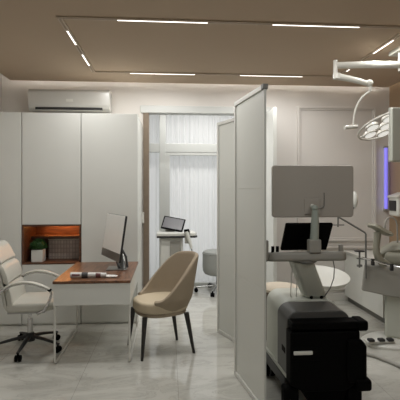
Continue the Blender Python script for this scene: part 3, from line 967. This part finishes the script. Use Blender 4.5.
obj('hoop_handle', B().tube(hoop, 0.008, 8), M_EQ, ex)
# side rail with clamps
rl = obj('side_rail', B().tube([(1.985, 4.27, 0.865), (2.2, 4.07, 0.815), (2.5, 3.85, 0.78)], 0.012, 8), M_CHROME, ex)
for (x, y, z) in ((2.06, 4.20, 0.845), (2.19, 4.075, 0.812), (2.27, 4.01, 0.805)):
    obj('rail_clamp', B().box((x - 0.014, y - 0.02, z - 0.045), (x + 0.014, y + 0.012, z + 0.022), 0.004), M_DARK, rl)
obj('label_plate', B().box((0.43, -0.004, 0.56), (0.53, 0.0, 0.575), mx=me_), M_DARK, ex)

fp = thing('foot_control', 'small foot pedal block with dark buttons on the chair base', 'foot control', (2.07, 4.10, 0.047))
obj('housing', B().box((1.96, 4.085, 0.047), (2.24, 4.20, 0.068), 0.008), M_EQW, fp)
for x in (1.995, 2.10, 2.19):
    obj('pedal', B().box((x - 0.03, 4.07, 0.069), (x + 0.03, 4.13, 0.095), 0.01, 3), M_DARK, fp)
hs = [(1.70, 4.0, 0.018), (1.82, 3.96, 0.018), (1.92, 3.86, 0.018), (1.99, 3.72, 0.018), (2.06, 3.52, 0.018), (2.12, 3.2, 0.018)]
tag(obj('floor_cable', B().tube(hs, 0.018, 10), M_EQ), 'thick grey cable curving over the marble floor in front of the examination chair', 'cable')

# ------------------------------------------------------------------ stools behind the ultrasound machine
bx, by = 1.19, 4.5
bst = thing('beige_stool', 'round beige cushioned stool with brown legs, behind the ultrasound machine', 'stool', (bx, by, 0))
obj('cushion', B().lathe([(0.0, 0.562), (0.12, 0.559), (0.185, 0.545), (0.205, 0.525), (0.205, 0.51), (0.19, 0.495), (0.0, 0.495)], 40, (bx, by, 0)), M_BEIGE, bst)
obj('apron', B().lathe([(0.0, 0.494), (0.185, 0.494), (0.185, 0.45), (0.0, 0.45)], 40, (bx, by, 0)), M_BROWN, bst)
for k in range(4):
    a = R(25 + 90 * k)
    obj('leg', B().tube([(bx + 0.16 * math.cos(a), by + 0.16 * math.sin(a), 0.451), (bx + 0.19 * math.cos(a), by + 0.19 * math.sin(a), 0)], [0.02, 0.013], 10), M_BROWN, bst)
wx, wy = 1.715, 4.72
wst = thing('shell_stool', 'white bowl-shaped shell stool in front of the low cabinet', 'stool', (wx, wy, 0))
mw_ = Matrix.Translation((wx, wy, 0.56)) @ Matrix.Rotation(R(11), 4, 'X')
obj('seat_shell', B().lathe([(0.0, -0.035), (0.10, -0.033), (0.19, -0.015), (0.262, 0.02), (0.298, 0.045), (0.31, 0.045), (0.306, 0.025), (0.27, -0.02), (0.19, -0.062), (0.09, -0.082), (0.0, -0.085)], 48, mx=mw_), M_EQW, wst)
obj('column', B().cyl((wx, wy, 0.09), (wx, wy, 0.485), 0.025), M_CHROME, wst)
star_base(wst, wx, wy, 0.25, 0.075, M_CHROME, 30)

# ------------------------------------------------------------------ ultrasound machine
us = thing('ultrasound_machine', 'grey and black ultrasound machine on wheels, seen from behind', 'medical machine', (1.1, 3.25, 0))
def rrect(x0, x1, z0, z1, r, n=6):
    pts = [(x0, z0), (x1, z0)]
    for i in range(n + 1):
        a = R(90 * i / n)
        pts.append((x1 - r + r * math.cos(a), z1 - r + r * math.sin(a)))
    for i in range(n + 1):
        a = R(90 + 90 * i / n)
        pts.append((x0 + r + r * math.cos(a), z1 - r + r * math.sin(a)))
    return pts
obj('shell', B().prism(rrect(0.838, 1.30, 0.20, 0.722, 0.10, 8), 'y', 3.20, 3.62, 0.012, 3), M_SHELL, us)
obj('rear_housing', B().prism(rrect(0.828, 1.285, 0.24, 0.712, 0.085, 8), 'y', 2.95, 3.215, 0.01, 3), M_HOOD, us)
obj('housing_trim', B().prism([(2.955, 0.245), (3.62, 0.20), (3.62, 0.225), (2.955, 0.27)], 'x', 0.822, 0.842, 0.002), M_SHELL, us)
obj('base_skirt', B().prism([(2.975, 0.16), (3.64, 0.10), (3.62, 0.20), (2.975, 0.24)], 'x', 0.82, 1.34, 0.012, 3), M_DARK, us)
bp = B()
bp.box((0.83, 2.835, 0.615), (1.33, 2.95, 0.665), 0.012, 3)
bp.box((1.285, 2.82, 0.60), (1.36, 2.96, 0.672), 0.02, 4)
obj('rear_bumper', bp, M_BLACK, us)
rb = B()
rb.prism([(0.825, 0.24), (0.915, 0.19), (1.21, 0.19), (1.31, 0.25), (1.31, 0.60), (0.825, 0.60)], 'y', 2.845, 2.97, 0.014, 3)
rb.prism([(1.21, 0.25), (1.35, 0.25), (1.35, 0.50), (1.315, 0.545), (1.21, 0.545)], 'y', 2.82, 3.08, 0.02, 3)
obj('rear_box', rb, M_BLACK, us)
obj('rear_recess', B().box((0.836, 2.838, 0.405), (1.04, 2.85, 0.50), 0.008, 3), M_BLACK, us)
obj('rear_handle', B().box((0.842, 2.826, 0.45), (0.972, 2.8395, 0.476), 0.006, 3), M_EQW, us)
obj('lower_bumper', B().box((1.27, 2.80, 0.20), (1.375, 2.98, 0.28), 0.02, 3), M_BLACK, us)
obj('side_slot', B().box((0.8255, 2.99, 0.40), (0.83, 3.08, 0.44), 0.002), M_BLACK, us)
obj('lower_tray', B().prism([(0.93, 0.19), (1.25, 0.19), (1.2, 0.10), (0.96, 0.10)], 'y', 2.88, 3.3, 0.012), M_BLACK, us)
for (x, y) in ((0.838, 2.91), (1.282, 2.91), (0.85, 3.57), (1.27, 3.57)):
    b = B()
    b.tube([(x - 0.045, y, 0.062), (x - 0.008, y, 0.062)], 0.062, 22).tube([(x + 0.008, y, 0.062), (x + 0.045, y, 0.062)], 0.062, 22)
    b.box((x - 0.052, y - 0.05, 0.075), (x + 0.052, y + 0.05, 0.215 if y < 3 else 0.135), 0.02, 3)
    obj('caster', b, M_BLACK, us)
# neck
nk = B()
t_ = bmesh.new()
lo = [(1.065, 3.24, 0.722), (1.235, 3.24, 0.722), (1.235, 3.40, 0.722), (1.065, 3.40, 0.722)]
hi = [(0.925, 3.12, 1.03), (1.085, 3.12, 1.03), (1.085, 3.30, 1.03), (0.925, 3.30, 1.03)]
va = [t_.verts.new(p) for p in lo]
vb = [t_.verts.new(p) for p in hi]
t_.faces.new(va[::-1]); t_.faces.new(vb)
for i in range(4):
    t_.faces.new((va[i], va[(i + 1) % 4], vb[(i + 1) % 4], vb[i]))
bmesh.ops.bevel(t_, geom=list(t_.edges), offset=0.025, segments=4, profile=0.5, affect='EDGES')
nk._add(t_)
obj('neck', nk, M_SHELL, us)
obj('swivel_plate', B().lathe([(0, 1.0), (0.07, 1.005), (0.095, 1.02), (0.095, 1.045), (0, 1.05)], 32, (1.03, 3.2, 0)), M_MID, us)
for x in (1.10, 1.18):
    obj('screw_cap', B().ball((x, 3.235, 0.735), 0.013), M_BLACK, us)
# console, lower on the user's far side
cn = [(0.735, 3.15), (0.775, 3.10), (1.30, 3.10), (1.345, 3.15), (1.335, 3.42), (1.27, 3.46), (0.80, 3.46), (0.735, 3.42)]
mc = Matrix.Translation((0, 3.1, 1.07)) @ Matrix.Rotation(R(-8), 4, 'X') @ Matrix.Translation((0, -3.1, -1.07))
obj('console', B().prism(cn, 'z', 1.035, 1.105, 0.022, 4, mx=mc), M_EQ, us)
obj('console_handle', B().box((0.695, 3.12, 1.03), (0.742, 3.19, 1.19), 0.014, 3), M_EQ, us)
obj('console_post', B().box((1.285, 3.14, 1.09), (1.315, 3.17, 1.15), 0.006), M_EQ, us)
for x in (0.775, 0.81):
    obj('knob', B().cyl((x, 3.14, 1.095), (x, 3.14, 1.142), 0.012, n=14), M_BLACK, us)
# touch panel leaning towards the camera
tp = bmesh.new()
q0 = [(0.878, 3.30, 1.085), (1.245, 3.30, 1.085), (1.245, 3.16, 1.30), (0.882, 3.16, 1.30)]
va = [tp.verts.new(p) for p in q0]
vb = [tp.verts.new((p[0], p[1] + 0.025, p[2] + 0.016)) for p in q0]
tp.faces.new(va); tp.faces.new(vb[::-1])
for i in range(4):
    tp.faces.new((va[i], vb[i], vb[(i + 1) % 4], va[(i + 1) % 4]))
bmesh.ops.recalc_face_normals(tp, faces=list(tp.faces))
bmesh.ops.bevel(tp, geom=list(tp.edges), offset=0.009, segments=3, profile=0.5, affect='EDGES')
b = B(); b._add(tp)
obj('touch_panel', b, M_BLACK, us)
obj('arm_block', B().box((1.035, 3.09, 1.095), (1.128, 3.15, 1.195), 0.01, 3), M_EQ, us)
am = B()
am.tube([(1.083, 3.12, 1.19), (1.086, 3.115, 1.30), (1.09, 3.12, 1.41)], [0.032, 0.03, 0.024], 16)
am.ball((1.09, 3.135, 1.425), 0.026)
am.cyl((1.09, 3.13, 1.43), (1.09, 3.19, 1.43), 0.014)
obj('display_arm', am, M_GREEN, us)
ds = obj('display', B().prism([(0.787, 1.365), (0.80, 1.352), (1.405, 1.352), (1.418, 1.365), (1.418, 1.735), (1.405, 1.748), (0.80, 1.748), (0.787, 1.735)], 'y', 3.195, 3.235, 0.008, 3), M_DISP, us)
obj('display_bezel', B().prism([(0.79, 1.368), (0.803, 1.355), (1.402, 1.355), (1.415, 1.368), (1.415, 1.732), (1.402, 1.745), (0.803, 1.745), (0.79, 1.732)], 'y', 3.2352, 3.243, 0.002), M_BLACK, ds)
obj('mount_plate', B().box((1.03, 3.186, 1.375), (1.15, 3.1948, 1.495), 0.008, 3), M_DISP, ds)
obj('cable_clip', B().tube([(1.10, 3.187, 1.41), (1.15, 3.187, 1.42), (1.175, 3.19, 1.425), (1.185, 3.192, 1.44), (1.185, 3.192, 1.54)], 0.003, 6), M_MID, ds)
obj('pivot', B().ball((1.085, 3.168, 1.438), 0.017), M_EQW, ds)
for (xa, xb) in ((0.95, 0.945), (0.985, 0.99)):
    obj('cable', B().tube([(xa, 3.2, 1.04), (xa - 0.012, 3.2, 0.95), (xb - 0.008, 3.22, 0.84), (xb, 3.26, 0.745), (xb + 0.01, 3.28, 0.728)], 0.004, 6), M_EQW, us)
obj('cable', B().tube([(1.24, 3.16, 1.04), (1.245, 3.14, 0.98), (1.24, 3.14, 0.90), (1.22, 3.16, 0.82), (1.20, 3.22, 0.745), (1.19, 3.26, 0.726)], 0.004, 6), M_MID, us)
